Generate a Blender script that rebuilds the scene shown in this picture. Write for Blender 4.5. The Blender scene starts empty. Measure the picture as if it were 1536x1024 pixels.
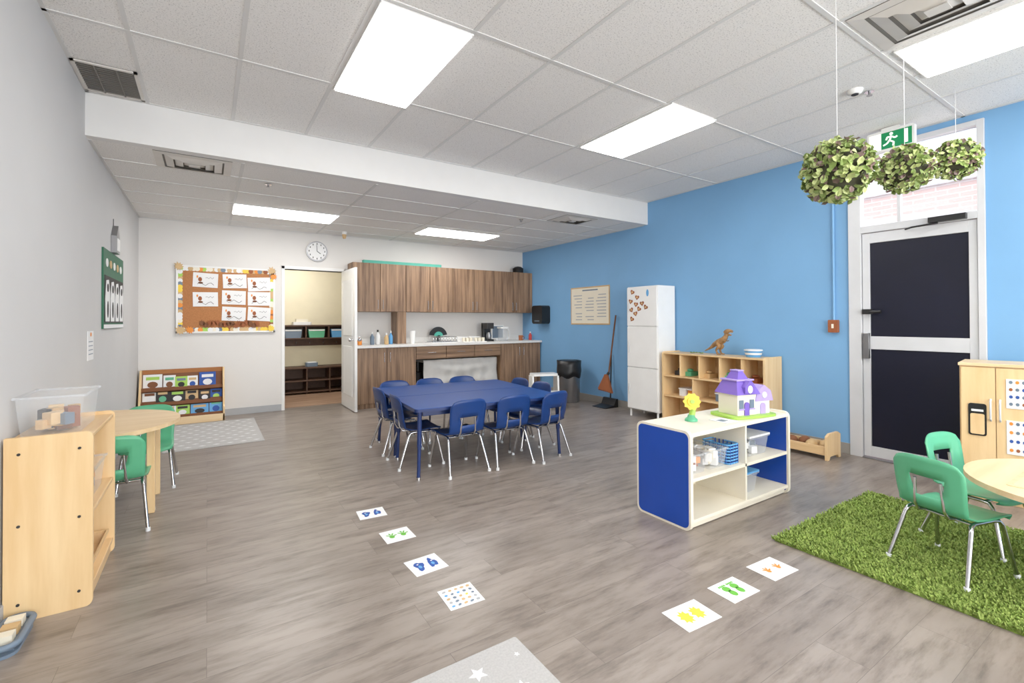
import bpy, math, random
from mathutils import Vector, Matrix
random.seed(7)
sc=bpy.context.scene
V=Vector
# ---------------------------------------------------------------- materials
def lin(c):
    return tuple(((x/255)/12.92 if x/255<=.04045 else (((x/255)+.055)/1.055)**2.4) for x in c)+(1,)
MATS={}
def newmat(name):
    m=bpy.data.materials.new(name); m.use_nodes=True
    nt=m.node_tree; b=nt.nodes['Principled BSDF']; MATS[name]=m
    return m,nt,b
def N(nt,t,**k):
    n=nt.nodes.new(t)
    for a,v in k.items(): setattr(n,a,v)
    return n
def coords(nt,scale=(1,1,1),rot=(0,0,0)):
    tc=N(nt,'ShaderNodeTexCoord'); mp=N(nt,'ShaderNodeMapping')
    mp.inputs['Scale'].default_value=scale; mp.inputs['Rotation'].default_value=rot
    nt.links.new(tc.outputs['Object'],mp.inputs['Vector']); return mp.outputs['Vector']
def ramp(nt,fac,stops):
    r=N(nt,'ShaderNodeValToRGB'); e=r.color_ramp.elements
    e[0].position,e[0].color=stops[0]; e[1].position,e[1].color=stops[-1]
    for p,c in stops[1:-1]:
        q=e.new(p); q.color=c
    nt.links.new(fac,r.inputs['Fac']); return r.outputs['Color']
def noise(nt,vec,scale=5,detail=4,rough=.5):
    n=N(nt,'ShaderNodeTexNoise'); n.inputs['Scale'].default_value=scale
    n.inputs['Detail'].default_value=detail; n.inputs['Roughness'].default_value=rough
    nt.links.new(vec,n.inputs['Vector']); return n.outputs['Fac']
def bump(nt,b,h,strength=.2,dist=.01):
    n=N(nt,'ShaderNodeBump'); n.inputs['Strength'].default_value=strength; n.inputs['Distance'].default_value=dist
    nt.links.new(h,n.inputs['Height']); nt.links.new(n.outputs['Normal'],b.inputs['Normal'])
def mul(c,k): return tuple(min(1,x*k) for x in c[:3])+(1,)
def plain(name,col,rough=.5,metal=0,var=.05,scale=6,bmp=0,bscale=200,emit=0,spec=.5):
    m,nt,b=newmat(name); c=lin(col)
    vec=coords(nt); f=noise(nt,vec,scale,3)
    nt.links.new(ramp(nt,f,[(.3,mul(c,1-var)),(.7,mul(c,1+var))]),b.inputs['Base Color'])
    b.inputs['Roughness'].default_value=rough; b.inputs['Metallic'].default_value=metal
    b.inputs['Specular IOR Level'].default_value=spec
    if bmp: bump(nt,b,noise(nt,vec,bscale,2),bmp,.003)
    if emit:
        b.inputs['Emission Color'].default_value=c; b.inputs['Emission Strength'].default_value=emit
    return name
def wood(name,c1,c2,axis='z',rough=.45,freq=22,contrast=(.35,.68)):
    m,nt,b=newmat(name)
    s={'z':(freq,freq,1.2),'x':(1.2,freq,freq),'y':(freq,1.2,freq)}[axis]
    vec=coords(nt,s); f=noise(nt,vec,1.0,6,.6)
    nt.links.new(ramp(nt,f,[(contrast[0],lin(c1)),(contrast[1],lin(c2))]),b.inputs['Base Color'])
    b.inputs['Roughness'].default_value=rough; bump(nt,b,f,.05,.002); return name
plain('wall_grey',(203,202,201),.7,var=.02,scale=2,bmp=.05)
plain('wall_white',(224,221,217),.7,var=.02,scale=2,bmp=.05)
plain('wall_blue',(116,168,214),.6,var=.03,scale=2,bmp=.05)
plain('wall_cream',(236,226,196),.7,var=.02)
plain('soffit_white',(226,225,223),.7,var=.015)
plain('base_grey',(170,172,175),.6)
plain('base_tan',(150,145,138),.6)
plain('snow_pale',(228,224,220),.8)
plain('white',(238,238,236),.5,var=.02)
plain('white_gloss',(240,240,238),.25,var=.02)
plain('counter',(232,230,226),.35,var=.03,scale=40)
plain('tbar',(214,213,211),.5,var=.02)
plain('cream',(236,228,208),.4,var=.02)
plain('royal',(16,66,166),.35,var=.05)
plain('tableblue',(10,66,138),.42,var=.06,scale=3,spec=.3)
plain('tableedge',(14,40,94),.4)
plain('navy',(16,52,112),.36,var=.08,spec=.4)
plain('green',(84,172,128),.4,var=.05)
plain('chrome',(205,205,208),.18,metal=1,var=.03)
plain('alu',(212,214,217),.4,metal=.15,var=.03)
plain('steel',(150,150,152),.3,metal=.9)
plain('black',(18,18,20),.4,var=.2)
plain('darkfilm',(18,20,36),.4,var=.08,spec=.3)
plain('dark',(40,38,38),.7)
plain('darkgreen',(30,98,70),.6)
plain('ventdark',(118,114,108),.7)
plain('ventblack',(52,50,48),.7)
plain('ventgrey',(212,207,200),.5)
plain('brownpaper',(168,108,62),.85,var=.05,scale=20)
plain('cork',(176,116,70),.9,var=.12,scale=60,bmp=.2)
plain('paper',(236,236,236),.8,var=.015)
plain('brown',(120,72,40),.7,var=.12)
plain('rust',(150,84,48),.8,var=.12)
plain('tan',(205,170,120),.6,var=.1)
plain('orange',(232,140,50),.6)
plain('yellow',(240,205,60),.5)
plain('lime',(160,205,80),.45)
plain('teal',(70,165,145),.5)
plain('exitgreen',(0,122,70),.4,var=.02,emit=.35)
plain('exitwhite',(240,245,240),.4,var=.01,emit=.6)
plain('red',(190,50,45),.5)
plain('skyblue',(90,160,215),.5)
plain('slate',(105,122,140),.45)
plain('purple',(120,92,190),.4)
plain('lilac',(178,155,222),.4)
plain('navyprint',(40,80,160),.7)
plain('greenprint',(100,180,60),.7)
plain('leafA',(128,150,78),.45,var=.25,scale=30)
plain('leafB',(188,200,132),.45,var=.2,scale=30)
plain('leafC',(122,100,94),.5,var=.2,scale=30)
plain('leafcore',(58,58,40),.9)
plain('rope',(235,235,235),.6)
plain('rug_grey',(180,178,176),.95,var=.08,scale=120,bmp=.4,bscale=300)
plain('rug_light',(228,228,228),.95,var=.05,scale=120)
plain('shagbase',(116,142,56),.95,var=.15,scale=40)
plain('shagA',(142,162,78),.9,var=.15,scale=9)
plain('shagB',(126,150,66),.9,var=.15,scale=9)
plain('cloth',(196,194,190),.9,var=.05,scale=10)
plain('dino',(150,112,70),.6,var=.35,scale=30)
plain('whiteplastic',(225,228,230),.3,var=.03)
plain('darkwood',(84,58,42),.6,var=.15,scale=20)
wood('maple',(224,186,132),(238,206,156),'z',.4,14)
wood('maple_flat',(226,193,144),(240,211,168),'x',.4,14)
wood('maple_y',(214,174,122),(234,200,150),'y',.4,14)
wood('walnut',(98,72,52),(164,130,100),'z',.5,26,(.34,.68))
wood('walnut_x',(98,72,52),(164,130,100),'x',.5,26,(.34,.68))
def emitter(name,strength):
    m,nt,b=newmat(name); nt.nodes.remove(b)
    e=N(nt,'ShaderNodeEmission'); e.inputs['Strength'].default_value=strength
    v=coords(nt); f=noise(nt,v,60,2)
    nt.links.new(ramp(nt,f,[(.3,(1,.97,.93,1)),(.7,(1,.985,.955,1))]),e.inputs['Color'])
    nt.links.new(e.outputs[0],nt.nodes['Material Output'].inputs['Surface'])
emitter('lightpanel',14.5)
emitter('lampwarm',20)
def clear(name,tint,mix,rough=.1):
    m,nt,b=newmat(name); c=lin(tint)
    b.inputs['Roughness'].default_value=rough; 
    f=noise(nt,coords(nt),9,2); nt.links.new(ramp(nt,f,[(.3,mul(c,.95)),(.7,c)]),b.inputs['Base Color'])
    t=N(nt,'ShaderNodeBsdfTransparent'); x=N(nt,'ShaderNodeMixShader'); x.inputs[0].default_value=mix
    nt.links.new(t.outputs[0],x.inputs[1]); nt.links.new(b.outputs[0],x.inputs[2])
    nt.links.new(x.outputs[0],nt.nodes['Material Output'].inputs['Surface'])
clear('clearplastic',(230,234,238),.2,.15)
clear('glass',(210,220,225),.10,.03)
# floor
m,nt,b=newmat('floor_planks')
vec=coords(nt)
br=N(nt,'ShaderNodeTexBrick'); br.offset=.37; br.inputs['Scale'].default_value=1
br.inputs['Brick Width'].default_value=1.22; br.inputs['Row Height'].default_value=.18
br.inputs['Mortar Size'].default_value=.0008; br.inputs['Bias'].default_value=0
br.inputs['Color1'].default_value=lin((156,145,136)); br.inputs['Color2'].default_value=lin((144,133,124)); br.inputs['Mortar'].default_value=lin((112,103,96))
nt.links.new(vec,br.inputs['Vector'])
v2=coords(nt,(1.7,10,1)); add=N(nt,'ShaderNodeVectorMath',operation='MULTIPLY_ADD')
nt.links.new(br.outputs['Color'],add.inputs[0]); add.inputs[1].default_value=(60,14,0); nt.links.new(v2,add.inputs[2])
st=noise(nt,add.outputs[0],1.7,10,.70)
rc=ramp(nt,st,[(.32,(.42,.395,.375,1)),(.44,(.74,.72,.70,1)),(.54,(.95,.94,.93,1)),(.7,(1.0,1.0,1.0,1))])
mx=N(nt,'ShaderNodeMix',data_type='RGBA',blend_type='MULTIPLY'); mx.inputs[0].default_value=.92
nt.links.new(br.outputs['Color'],mx.inputs[6]); nt.links.new(rc,mx.inputs[7])
v3=coords(nt,(2.2,6,1)); bl=noise(nt,v3,1.1,4)
rc2=ramp(nt,bl,[(.36,(.78,.765,.755,1)),(.62,(1,1,1,1))])
mx2=N(nt,'ShaderNodeMix',data_type='RGBA',blend_type='MULTIPLY'); mx2.inputs[0].default_value=.8
nt.links.new(mx.outputs[2],mx2.inputs[6]); nt.links.new(rc2,mx2.inputs[7])
nt.links.new(mx2.outputs[2],b.inputs['Base Color']); b.inputs['Roughness'].default_value=.32
bump(nt,b,st,.06,.002)
wood('hallfloor',(130,100,80),(172,140,116),'x',.5,12)
# ceiling tile
m,nt,b=newmat('ceiling_tile'); vec=coords(nt)
n1=noise(nt,vec,125,3,.7)
c1=ramp(nt,n1,[(.33,lin((176,174,172))),(.44,lin((234,232,229))),(.7,lin((240,238,235)))])
nt.links.new(c1,b.inputs['Base Color']); b.inputs['Roughness'].default_value=.9; bump(nt,b,n1,.12,.002)
# brick
m,nt,b=newmat('brick_ext')
tc=N(nt,'ShaderNodeTexCoord'); sp=N(nt,'ShaderNodeSeparateXYZ'); cb=N(nt,'ShaderNodeCombineXYZ')
nt.links.new(tc.outputs['Object'],sp.inputs[0]); nt.links.new(sp.outputs['Y'],cb.inputs['X']); nt.links.new(sp.outputs['Z'],cb.inputs['Y'])
bk=N(nt,'ShaderNodeTexBrick'); bk.inputs['Scale'].default_value=1; bk.inputs['Brick Width'].default_value=.22; bk.inputs['Row Height'].default_value=.06; bk.inputs['Mortar Size'].default_value=.006
bk.inputs['Color1'].default_value=lin((208,172,162)); bk.inputs['Color2'].default_value=lin((200,162,152)); bk.inputs['Mortar'].default_value=lin((215,196,188))
nt.links.new(cb.outputs[0],bk.inputs['Vector']); nt.links.new(bk.outputs['Color'],b.inputs['Base Color']); b.inputs['Roughness'].default_value=.9

# ---------------------------------------------------------------- builder
class B:
    def __init__(s,name,loc=(0,0,0),rot=0,scale=1):
        s.name=name; s.v=[]; s.f=[]; s.mi=[]; s.sm=[]; s.mats=[]
        s.M=Matrix.Identity(4); s.loc=V(loc); s.rot=rot; s.sc=scale
    def mat(s,m):
        if m not in s.mats: s.mats.append(m)
        return s.mats.index(m)
    def add(s,vs,fs,m,smooth=False):
        o=len(s.v); s.v+= [s.M@V(v) for v in vs]; k=s.mat(m)
        for f in fs: s.f.append([i+o for i in f]); s.mi.append(k); s.sm.append(smooth)
    def box(s,x0,x1,y0,y1,z0,z1,m):
        vs=[(x,y,z) for z in (z0,z1) for y in (y0,y1) for x in (x0,x1)]
        s.add(vs,[(0,2,3,1),(4,5,7,6),(0,1,5,4),(2,6,7,3),(0,4,6,2),(1,3,7,5)],m)
    def prism(s,pts,h0,h1,m,axis='z',smooth=False):
        def mp(a,b,h): return {'z':(a,b,h),'y':(a,h,b),'x':(h,a,b)}[axis]
        n=len(pts); vs=[mp(a,b,h0) for a,b in pts]+[mp(a,b,h1) for a,b in pts]
        s.add(vs,[tuple(range(n))[::-1],tuple(range(n,2*n))],m)
        s.add(vs,[(i,(i+1)%n,n+(i+1)%n,n+i) for i in range(n)],m,smooth)
    def rrect(s,x0,x1,y0,y1,r,h0,h1,m,axis='z',n=5,corners=(1,1,1,1)):
        s.prism(rr(x0,x1,y0,y1,r,n,corners),h0,h1,m,axis)
    def disc(s,c,rx,ry,h0,h1,m,axis='z',n=20,a=0):
        p=[]
        for i in range(n):
            t=2*math.pi*i/n; x=rx*math.cos(t); y=ry*math.sin(t)
            p.append((c[0]+x*math.cos(a)-y*math.sin(a),c[1]+x*math.sin(a)+y*math.cos(a)))
        s.prism(p,h0,h1,m,axis)
    def tube(s,pts,r,m,n=8,sub=0,flat=1):
        pts=[V(p) for p in pts]; rs=r if isinstance(r,(list,tuple)) else [r]*len(pts)
        if sub:
            P=[];RR=[]
            for i in range(len(pts)-1):
                p0=pts[max(i-1,0)];p1=pts[i];p2=pts[i+1];p3=pts[min(i+2,len(pts)-1)]
                for k in range(sub):
                    t=k/sub
                    P.append(.5*((2*p1)+(p2-p0)*t+(2*p0-5*p1+4*p2-p3)*t*t+(3*p1-p0-3*p2+p3)*t**3)); RR.append(rs[i]*(1-t)+rs[i+1]*t)
            P.append(pts[-1]);RR.append(rs[-1]); pts,rs=P,RR
        L=len(pts); vs=[]; prev=None
        for i,p in enumerate(pts):
            t=(pts[min(i+1,L-1)]-pts[max(i-1,0)]).normalized()
            if prev is None:
                u=t.orthogonal().normalized()
            else:
                u=(prev-t*prev.dot(t)); u=u.normalized() if u.length>1e-6 else t.orthogonal().normalized()
            prev=u; w=t.cross(u)
            for k in range(n):
                a=2*math.pi*k/n; vs.append(p+(u*math.cos(a)+w*math.sin(a)*flat)*rs[i])
        fs=[(i*n+k,i*n+(k+1)%n,(i+1)*n+(k+1)%n,(i+1)*n+k) for i in range(L-1) for k in range(n)]
        s.add(vs,fs,m,True); s.add(vs,[tuple(range(n))[::-1],tuple(range((L-1)*n,L*n))],m)
    def lathe(s,prof,c,m,n=20,cap=True):
        vs=[(c[0]+r*math.cos(2*math.pi*k/n),c[1]+r*math.sin(2*math.pi*k/n),c[2]+z) for r,z in prof for k in range(n)]
        L=len(prof); s.add(vs,[(i*n+k,i*n+(k+1)%n,(i+1)*n+(k+1)%n,(i+1)*n+k) for i in range(L-1) for k in range(n)],m,True)
        if cap: s.add(vs,[tuple(range(n))[::-1],tuple(range((L-1)*n,L*n))],m)
    def ball(s,c,r,m,n=14,k=8):
        rx,ry,rz=r if isinstance(r,(tuple,list)) else (r,r,r); vs=[];
        for i in range(k+1):
            ph=math.pi*i/k-math.pi/2
            for j in range(n):
                t=2*math.pi*j/n; q=max(math.cos(ph),.001)
                vs.append((c[0]+rx*q*math.cos(t),c[1]+ry*q*math.sin(t),c[2]+rz*math.sin(ph)))
        s.add(vs,[(i*n+j,i*n+(j+1)%n,(i+1)*n+(j+1)%n,(i+1)*n+j) for i in range(k) for j in range(n)],m,True)
    def sheet(s,g,th,m,mask=None):
        R=len(g);C=len(g[0]); g=[[V(p) for p in r] for r in g]; vs=[]
        for sg in (.5,-.5):
            for i in range(R):
                for j in range(C):
                    du=g[i][min(j+1,C-1)]-g[i][max(j-1,0)]; dv=g[min(i+1,R-1)][j]-g[max(i-1,0)][j]
                    n=du.cross(dv); n=n.normalized() if n.length>1e-9 else V((0,0,1)); vs.append(g[i][j]+n*th*sg)
        K=R*C; keep=lambda i,j: 0<=i<R-1 and 0<=j<C-1 and (mask is None or mask(i,j))
        fs=[]
        for i in range(R-1):
            for j in range(C-1):
                if not keep(i,j): continue
                a,b2,c,d=i*C+j,i*C+j+1,(i+1)*C+j+1,(i+1)*C+j
                fs.append((a,b2,c,d)); fs.append((d+K,c+K,b2+K,a+K))
                if not keep(i-1,j): fs.append((a,a+K,b2+K,b2))
                if not keep(i+1,j): fs.append((c,c+K,d+K,d))
                if not keep(i,j-1): fs.append((d,d+K,a+K,a))
                if not keep(i,j+1): fs.append((b2,b2+K,c+K,c))
        s.add(vs,fs,m,True)
    def done(s,bevel=0,seg=2):
        me=bpy.data.meshes.new(s.name); me.from_pydata([tuple(v) for v in s.v],[],s.f)
        for m in s.mats: me.materials.append(MATS[m])
        me.polygons.foreach_set('material_index',s.mi); me.polygons.foreach_set('use_smooth',s.sm); me.update()
        o=bpy.data.objects.new(s.name,me); sc.collection.objects.link(o)
        o.location=s.loc; o.rotation_euler=(0,0,s.rot); o.scale=(s.sc,)*3
        if bevel:
            b=o.modifiers.new('bevel','BEVEL'); b.width=bevel; b.segments=seg; b.limit_method='ANGLE'; b.angle_limit=math.radians(40)
        return o
def rr(x0,x1,y0,y1,r,n=5,corners=(1,1,1,1)):
    p=[]
    for (cx,cy,a0,k) in ((x1-r,y1-r,0,2),(x0+r,y1-r,90,3),(x0+r,y0+r,180,0),(x1-r,y0+r,270,1)):
        if corners[k]:
            for i in range(n+1):
                a=math.radians(a0+90*i/n); p.append((cx+r*math.cos(a),cy+r*math.sin(a)))
        else:
            p.append((x1 if a0 in(0,270) else x0, y1 if a0 in (0,90) else y0))
    return p
def simple(name,boxes,bevel=0):
    b=B(name)
    for q in boxes: b.box(*q)
    return b.done(bevel)

# ---------------------------------------------------------------- room
XL,XR,YB,YM,ZL,ZH=-.714,5.02,7.352,4.329,2.552,2.857
YF=-3.0; T=.15
simple('floor',[(XL-T,XR+.2,YF-T,YB+T,-.1,0,'floor_planks')])
simple('hall_floor',[(-.3,3.2,YB+T,9.3,-.1,-.001,'hallfloor')])
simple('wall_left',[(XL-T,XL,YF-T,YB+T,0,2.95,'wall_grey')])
wx0,wx1,wz0,wz1=-.2,4.6,.75,2.55
simple('wall_front',[(XL,wx0,YF-T,YF,0,2.95,'wall_white'),(wx1,XR,YF-T,YF,0,2.95,'wall_white'),(wx0,wx1,YF-T,YF,0,wz0,'wall_white'),(wx0,wx1,YF-T,YF,wz1,2.95,'wall_white')])
b=B('added_window_1')  # unseen window row, added so fill light can enter from behind the camera
for i in range(5):
    x=wx0+(wx1-wx0-.05)*i/4; b.box(x,x+.05,YF-.1,YF-.04,wz0,wz1,'alu')
for z in (wz0,wz1-.05): b.box(wx0,wx1,YF-.1,YF-.04,z,z+.05,'alu')
b.box(wx0,wx1,YF-.075,YF-.07,wz0+.05,wz1-.05,'glass'); b.box(wx0-.03,wx1+.03,YF-.04,YF+.05,wz0-.03,wz0,'white'); b.done(.003)
simple('wall_back',[(XL,.921,YB,YB+T,0,2.65,'wall_white'),(1.737,XR+.2,YB,YB+T,0,2.65,'wall_white'),(.921,1.737,YB,YB+T,2.006,2.65,'wall_white')])
simple('wall_right',[(XR,XR+.2,1.95,YB+T,0,2.95,'wall_blue'),(XR,XR+.2,YF-T,1.03,0,2.95,'wall_blue'),(XR,XR+.2,1.03,1.95,2.80,2.95,'wall_blue')])
simple('wall_hall_back',[(-.3,3.2,9.15,9.3,-.1,2.65,'wall_cream')])
simple('wall_hall_left',[(-.45,-.3,YB+T,9.3,-.1,2.65,'wall_cream')])
simple('wall_hall_right',[(3.2,3.35,YB+T,9.3,-.1,2.65,'wall_cream')])
simple('ceiling_hall',[(-.3,3.2,YB+T,9.3,2.5,2.6,'white')])
simple('beam_soffit',[(XL,XR,YM,YM+.08,ZL,2.95,'soffit_white')])
simple('ceiling',[(XL-T,XR+.2,YF-T,YM,ZH,2.96,'ceiling_tile'),(XL-T,XR+.2,YM+.08,YB,ZL,2.66,'ceiling_tile')])
g=B('trim_ceiling_grid'); w=.012
for k in range(11):
    x=-.37+.5365*k
    if x<XR: g.box(x-w,x+w,YF,YM,ZH-.004,ZH,'tbar')
ys=[3.30,2.28,1.15,.12,-.9,-1.92]
for y in ys: g.box(XL,XR,y-w,y+w,ZH-.005,ZH,'tbar')
g.box(XL,XR,YM-.02,YM,ZH-.005,ZH,'tbar'); g.box(XL,XL+.02,YF,YM,ZH-.005,ZH,'tbar'); g.box(XR-.02,XR,YF,YM,ZH-.005,ZH,'tbar')
for k in range(6):
    x=-.855+1.1*k
    if x>XL and x<XR: g.box(x-w,x+w,YM+.08,YB,ZL-.004,ZL,'tbar')
for k in range(6):
    y=4.86+.537*k
    if y<YB: g.box(XL,XR,y-w,y+w,ZL-.005,ZL,'tbar')
g.box(XL,XR,YB-.02,YB,ZL-.005,ZL,'tbar'); g.box(XL,XL+.02,YM+.08,YB,ZL-.005,ZL,'tbar'); g.box(XR-.02,XR,YM+.08,YB,ZL-.005,ZL,'tbar')
g.done()
def lamp(x0,x1,y0,y1,z):
    b=B('ceiling_light_panel'); f=.012
    b.box(x0,x1,y0,y1,z-.018,z-.006,'lightpanel')
    for q in ((x0-f,x1+f,y0-f,y0),(x0-f,x1+f,y1,y1+f),(x0-f,x0,y0,y1),(x1,x1+f,y0,y1)): b.box(*q,z-.012,z,'white')
    b.done()
lamp(.735,1.235,2.31,3.35,ZH); lamp(2.88,3.40,2.25,3.25,ZH); lamp(3.45,3.97,.05,1.08,ZH)
lamp(.25,1.34,5.94,6.46,ZL); lamp(2.56,3.70,6.05,6.54,ZL)
lamp(.735,1.235,-.4,.6,ZH); lamp(2.0,2.5,-1.8,-.8,ZH); lamp(.2,.7,-2.4,-1.4,ZH); lamp(3.9,4.4,-2.4,-1.4,ZH)  # unseen extra panels, added out of view to even out the lighting
b=B('hall_ceiling_lamp'); b.disc((1.2,8.3),.30,.30,2.44,2.49,'lampwarm'); b.disc((1.2,8.3),.32,.32,2.49,2.499,'white'); b.done()
simple('baseboard_back',[(XL,.88,YB-.012,YB,0,.09,'base_grey')],.002)
simple('baseboard_left',[(XL,XL+.012,YF,YB-.012,0,.09,'base_grey')],.002)
simple('baseboard_right',[(XR-.012,XR,1.95,YB-.6,0,.10,'base_tan'),(XR-.012,XR,YF,1.03,0,.10,'base_tan')],.002)
simple('trim_doorway',[(.88,.921,YB-.015,YB+T,0,2.05,'white'),(1.737,1.757,YB-.015,YB+T,0,2.05,'white'),(.88,1.757,YB-.015,YB+T,2.006,2.05,'white')],.003)
b=B('door_2',(1.712,7.325,0),math.radians(-90))
b.box(0,.76,-.0175,.0175,.01,2.0,'white_gloss')
for z0,z1 in ((.2,.9),(1.05,1.85)): b.box(.13,.63,-.022,.022,z0,z1,'white')
for sg in (-1,1):
    b.tube([(.70,sg*.0175,1.0),(.70,sg*.05,1.0)],.012,'chrome'); b.ball((.70,sg*.065,1.0),.027,'chrome')
b.done(.003)
d=B('door_1'); fx0,fx1=XR-.02,XR+.06
for y0,y1 in ((1.031,1.075),(1.85,1.949)): d.box(fx0,fx1,y0,y1,0,2.80,'alu')
d.box(fx0,fx1,1.075,1.85,2.035,2.095,'alu'); d.box(fx0,fx1,1.075,1.85,2.76,2.80,'alu')
lx0,lx1=XR+.0,XR+.045
for q in ((1.08,1.13,.02,2.03),(1.79,1.845,.02,2.03),(1.13,1.79,1.94,2.03),(1.13,1.79,.985,1.10),(1.13,1.79,.02,.11)):
    d.box(lx0,lx1,q[0],q[1],q[2],q[3],'alu')
d.box(lx0+.015,lx1-.01,1.13,1.79,.11,.985,'darkfilm'); d.box(lx0+.015,lx1-.01,1.13,1.79,1.10,1.94,'darkfilm')
d.box(XR+.02,XR+.026,1.075,1.85,2.095,2.76,'glass'); d.box(XR+.0,XR+.05,1.56,1.585,2.095,2.76,'alu')
d.box(XR-.045,XR,1.765,1.835,1.30,1.345,'black'); d.tube([(XR-.05,1.77,1.32),(XR-.05,1.69,1.32)],.016,'black')
d.box(XR-.035,XR,1.79,1.835,.90,1.13,'steel')
d.box(XR-.07,XR-.005,1.13,1.36,2.04,2.085,'black'); d.tube([(XR-.05,1.3,2.035),(XR-.09,1.46,2.02),(XR-.02,1.52,2.02)],.008,'black')
d.box(XR-.03,XR+.05,1.075,1.85,0,.012,'steel')
d.done(.003)
simple('exterior_ground',[(XR+.2,9,-4,6,-.12,-.02,'snow_pale')])
simple('exterior_brick_wall',[(7.5,7.7,-2,5,-.1,2.90,'brick_ext'),(7.42,7.7,-2,5,2.90,3.9,'snow_pale')])

# ---------------------------------------------------------------- kitchen
k=B('kitchen_base_cabinet'); y0=6.77; y1=YB-.003
def cab(xa,xb,n,hb=True):
    k.box(xa,xb,y0+.02,y1,.0,.87,'walnut')
    w=(xb-xa)/n
    for i in range(n):
        a=xa+i*w+.004; c=xa+(i+1)*w-.004
        k.box(a,c,y0,y0+.018,.07,.86,'walnut')
        hx=c-.04 if i%2==0 else a+.04
        k.tube([(hx,y0-.022,.66),(hx,y0-.022,.80)],.005,'chrome',6)
        for hz in (.67,.79): k.tube([(hx,y0,hz),(hx,y0-.022,hz)],.004,'chrome',6)
cab(1.76,2.66,2); cab(4.17,5.0,2)
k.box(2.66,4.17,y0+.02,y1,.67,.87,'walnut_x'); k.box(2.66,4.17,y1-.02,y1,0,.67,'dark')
for i in range(3):
    a=2.66+i*.5033; k.box(a+.005,a+.498,y0,y0+.018,.68,.86,'walnut_x'); k.tube([(a+.18,y0-.02,.77),(a+.32,y0-.02,.77)],.005,'chrome',6)
    for hx in (a+.19,a+.31): k.tube([(hx,y0,.77),(hx,y0-.02,.77)],.004,'chrome',6)
k.box(1.75,XR-.003,y0-.03,y1,.87,.905,'counter')
k.box(1.75,XR-.003,y1-.015,y1,.905,.99,'counter')
k.done(.002)
u=B('kitchen_wall_cabinet'); uy=7.03; ux0,ux1=1.79,XR-.003
u.box(ux0,ux1,uy+.02,y1,1.40,2.13,'walnut')
n=8; w=(ux1-ux0)/n
for i in range(n):
    a=ux0+i*w+.004;c=ux0+(i+1)*w-.004; u.box(a,c,uy,uy+.018,1.402,2.128,'walnut')
    hx=c-.035 if i%2==0 else a+.035
    u.tube([(hx,uy-.02,1.44),(hx,uy-.02,1.58)],.005,'steel',6)
    for hz in (1.45,1.57): u.tube([(hx,uy,hz),(hx,uy-.02,hz)],.004,'steel',6)
u.done(.002)
b=B('hanging_shelf_support'); b.box(2.46,2.60,7.03,7.06,.906,1.398,'walnut'); b.box(2.46,2.48,7.06,7.33,.906,1.398,'walnut'); b.done(.002)
b=B('garland_box'); b.rrect(1.95,3.22,7.06,7.16,.02,2.131,2.175,'teal'); b.done(.004)
b=B('cooking_pot'); b.lathe([(.09,0),(.1,.02),(.1,.08),(.105,.085)],(4.8,7.18,2.131),'black'); b.lathe([(.1,0),(.06,.03),(.01,.04)],(4.8,7.18,2.215),'dark'); b.done()
b=B('draped_cloth_table'); 
b.box(2.84,4.08,6.86,7.25,.60,.63,'white')
for x in (2.87,4.05):
    for y in (6.88,7.23): b.tube([(x,y,0),(x,y,.6)],.015,'steel')
rows=[]
for i in range(14):
    t=i/13; r=[]
    for j in range(41):
        s_=j/40; x=2.80+1.32*s_
        z=.645-t*(.34+.22*abs(2*s_-1)**2)
        r.append((x,6.84-.03*t+.016*t*math.sin(s_*38+2*t)-.02*math.sin(t*3)+.014*math.sin(9*(t+abs(2*s_-1)*.5)),z))
    rows.append(r)
b.sheet(rows,.004,'cloth'); b.box(2.80,4.12,6.84,7.27,.631,.645,'cloth'); b.done()
b=B('waste_bin'); b.lathe([(.065,0),(.07,.45),(.075,.46)],(2.745,6.95,0),'black'); b.done()
def bottle(x,y,h,r,m,cap,name='soap_bottle'):
    b=B(name); b.lathe([(r*.9,0),(r,.01),(r,h*.6),(r*.4,h*.78),(r*.35,h*.85)],(x,y,.906),m,14); b.lathe([(r*.45,0),(r*.4,h*.15)],(x,y,.906+h*.85),cap,10); b.done()
bottle(2.06,7.0,.19,.032,'slate','white'); bottle(2.16,7.05,.22,.035,'white','black'); bottle(2.27,6.98,.17,.034,'tan','white'); bottle(2.36,7.05,.2,.03,'skyblue','white')
bottle(1.88,7.02,.13,.035,'orange','white','spice_jar'); bottle(4.93,6.98,.15,.03,'red','white','sauce_bottle')
b=B('cup_stack'); b.lathe([(.035,0),(.045,.2)],(2.68,6.97,.906),'white_gloss'); b.done()
b=B('dish_rack'); 
for i in range(9): 
    b.tube([(3.0+i*.05,6.9,.92),(3.0+i*.05,6.9,1.0),(3.0+i*.05,7.12,1.0),(3.0+i*.05,7.12,.92)],.004,'chrome',6)
for y in(6.9,7.12): b.tube([(2.98,y,.92),(3.42,y,.92)],.008,'chrome',6)
b.box(2.96,3.44,6.87,7.15,.906,.915,'white'); b.done()
b=B('hand_fan'); 
p=[(3.22,1.0)]+[(3.22+.16*math.cos(math.radians(a)),1.0+.16*math.sin(math.radians(a))) for a in range(10,175,10)]
b.prism(p,7.20,7.22,'black','y'); b.prism([(3.22,1.0)]+[(3.22+.08*math.cos(math.radians(a)),1.0+.08*math.sin(math.radians(a))) for a in range(10,175,10)],7.19,7.20,'teal','y'); b.box(3.2,3.24,7.17,7.24,.906,1.02,'black'); b.done()
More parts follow.
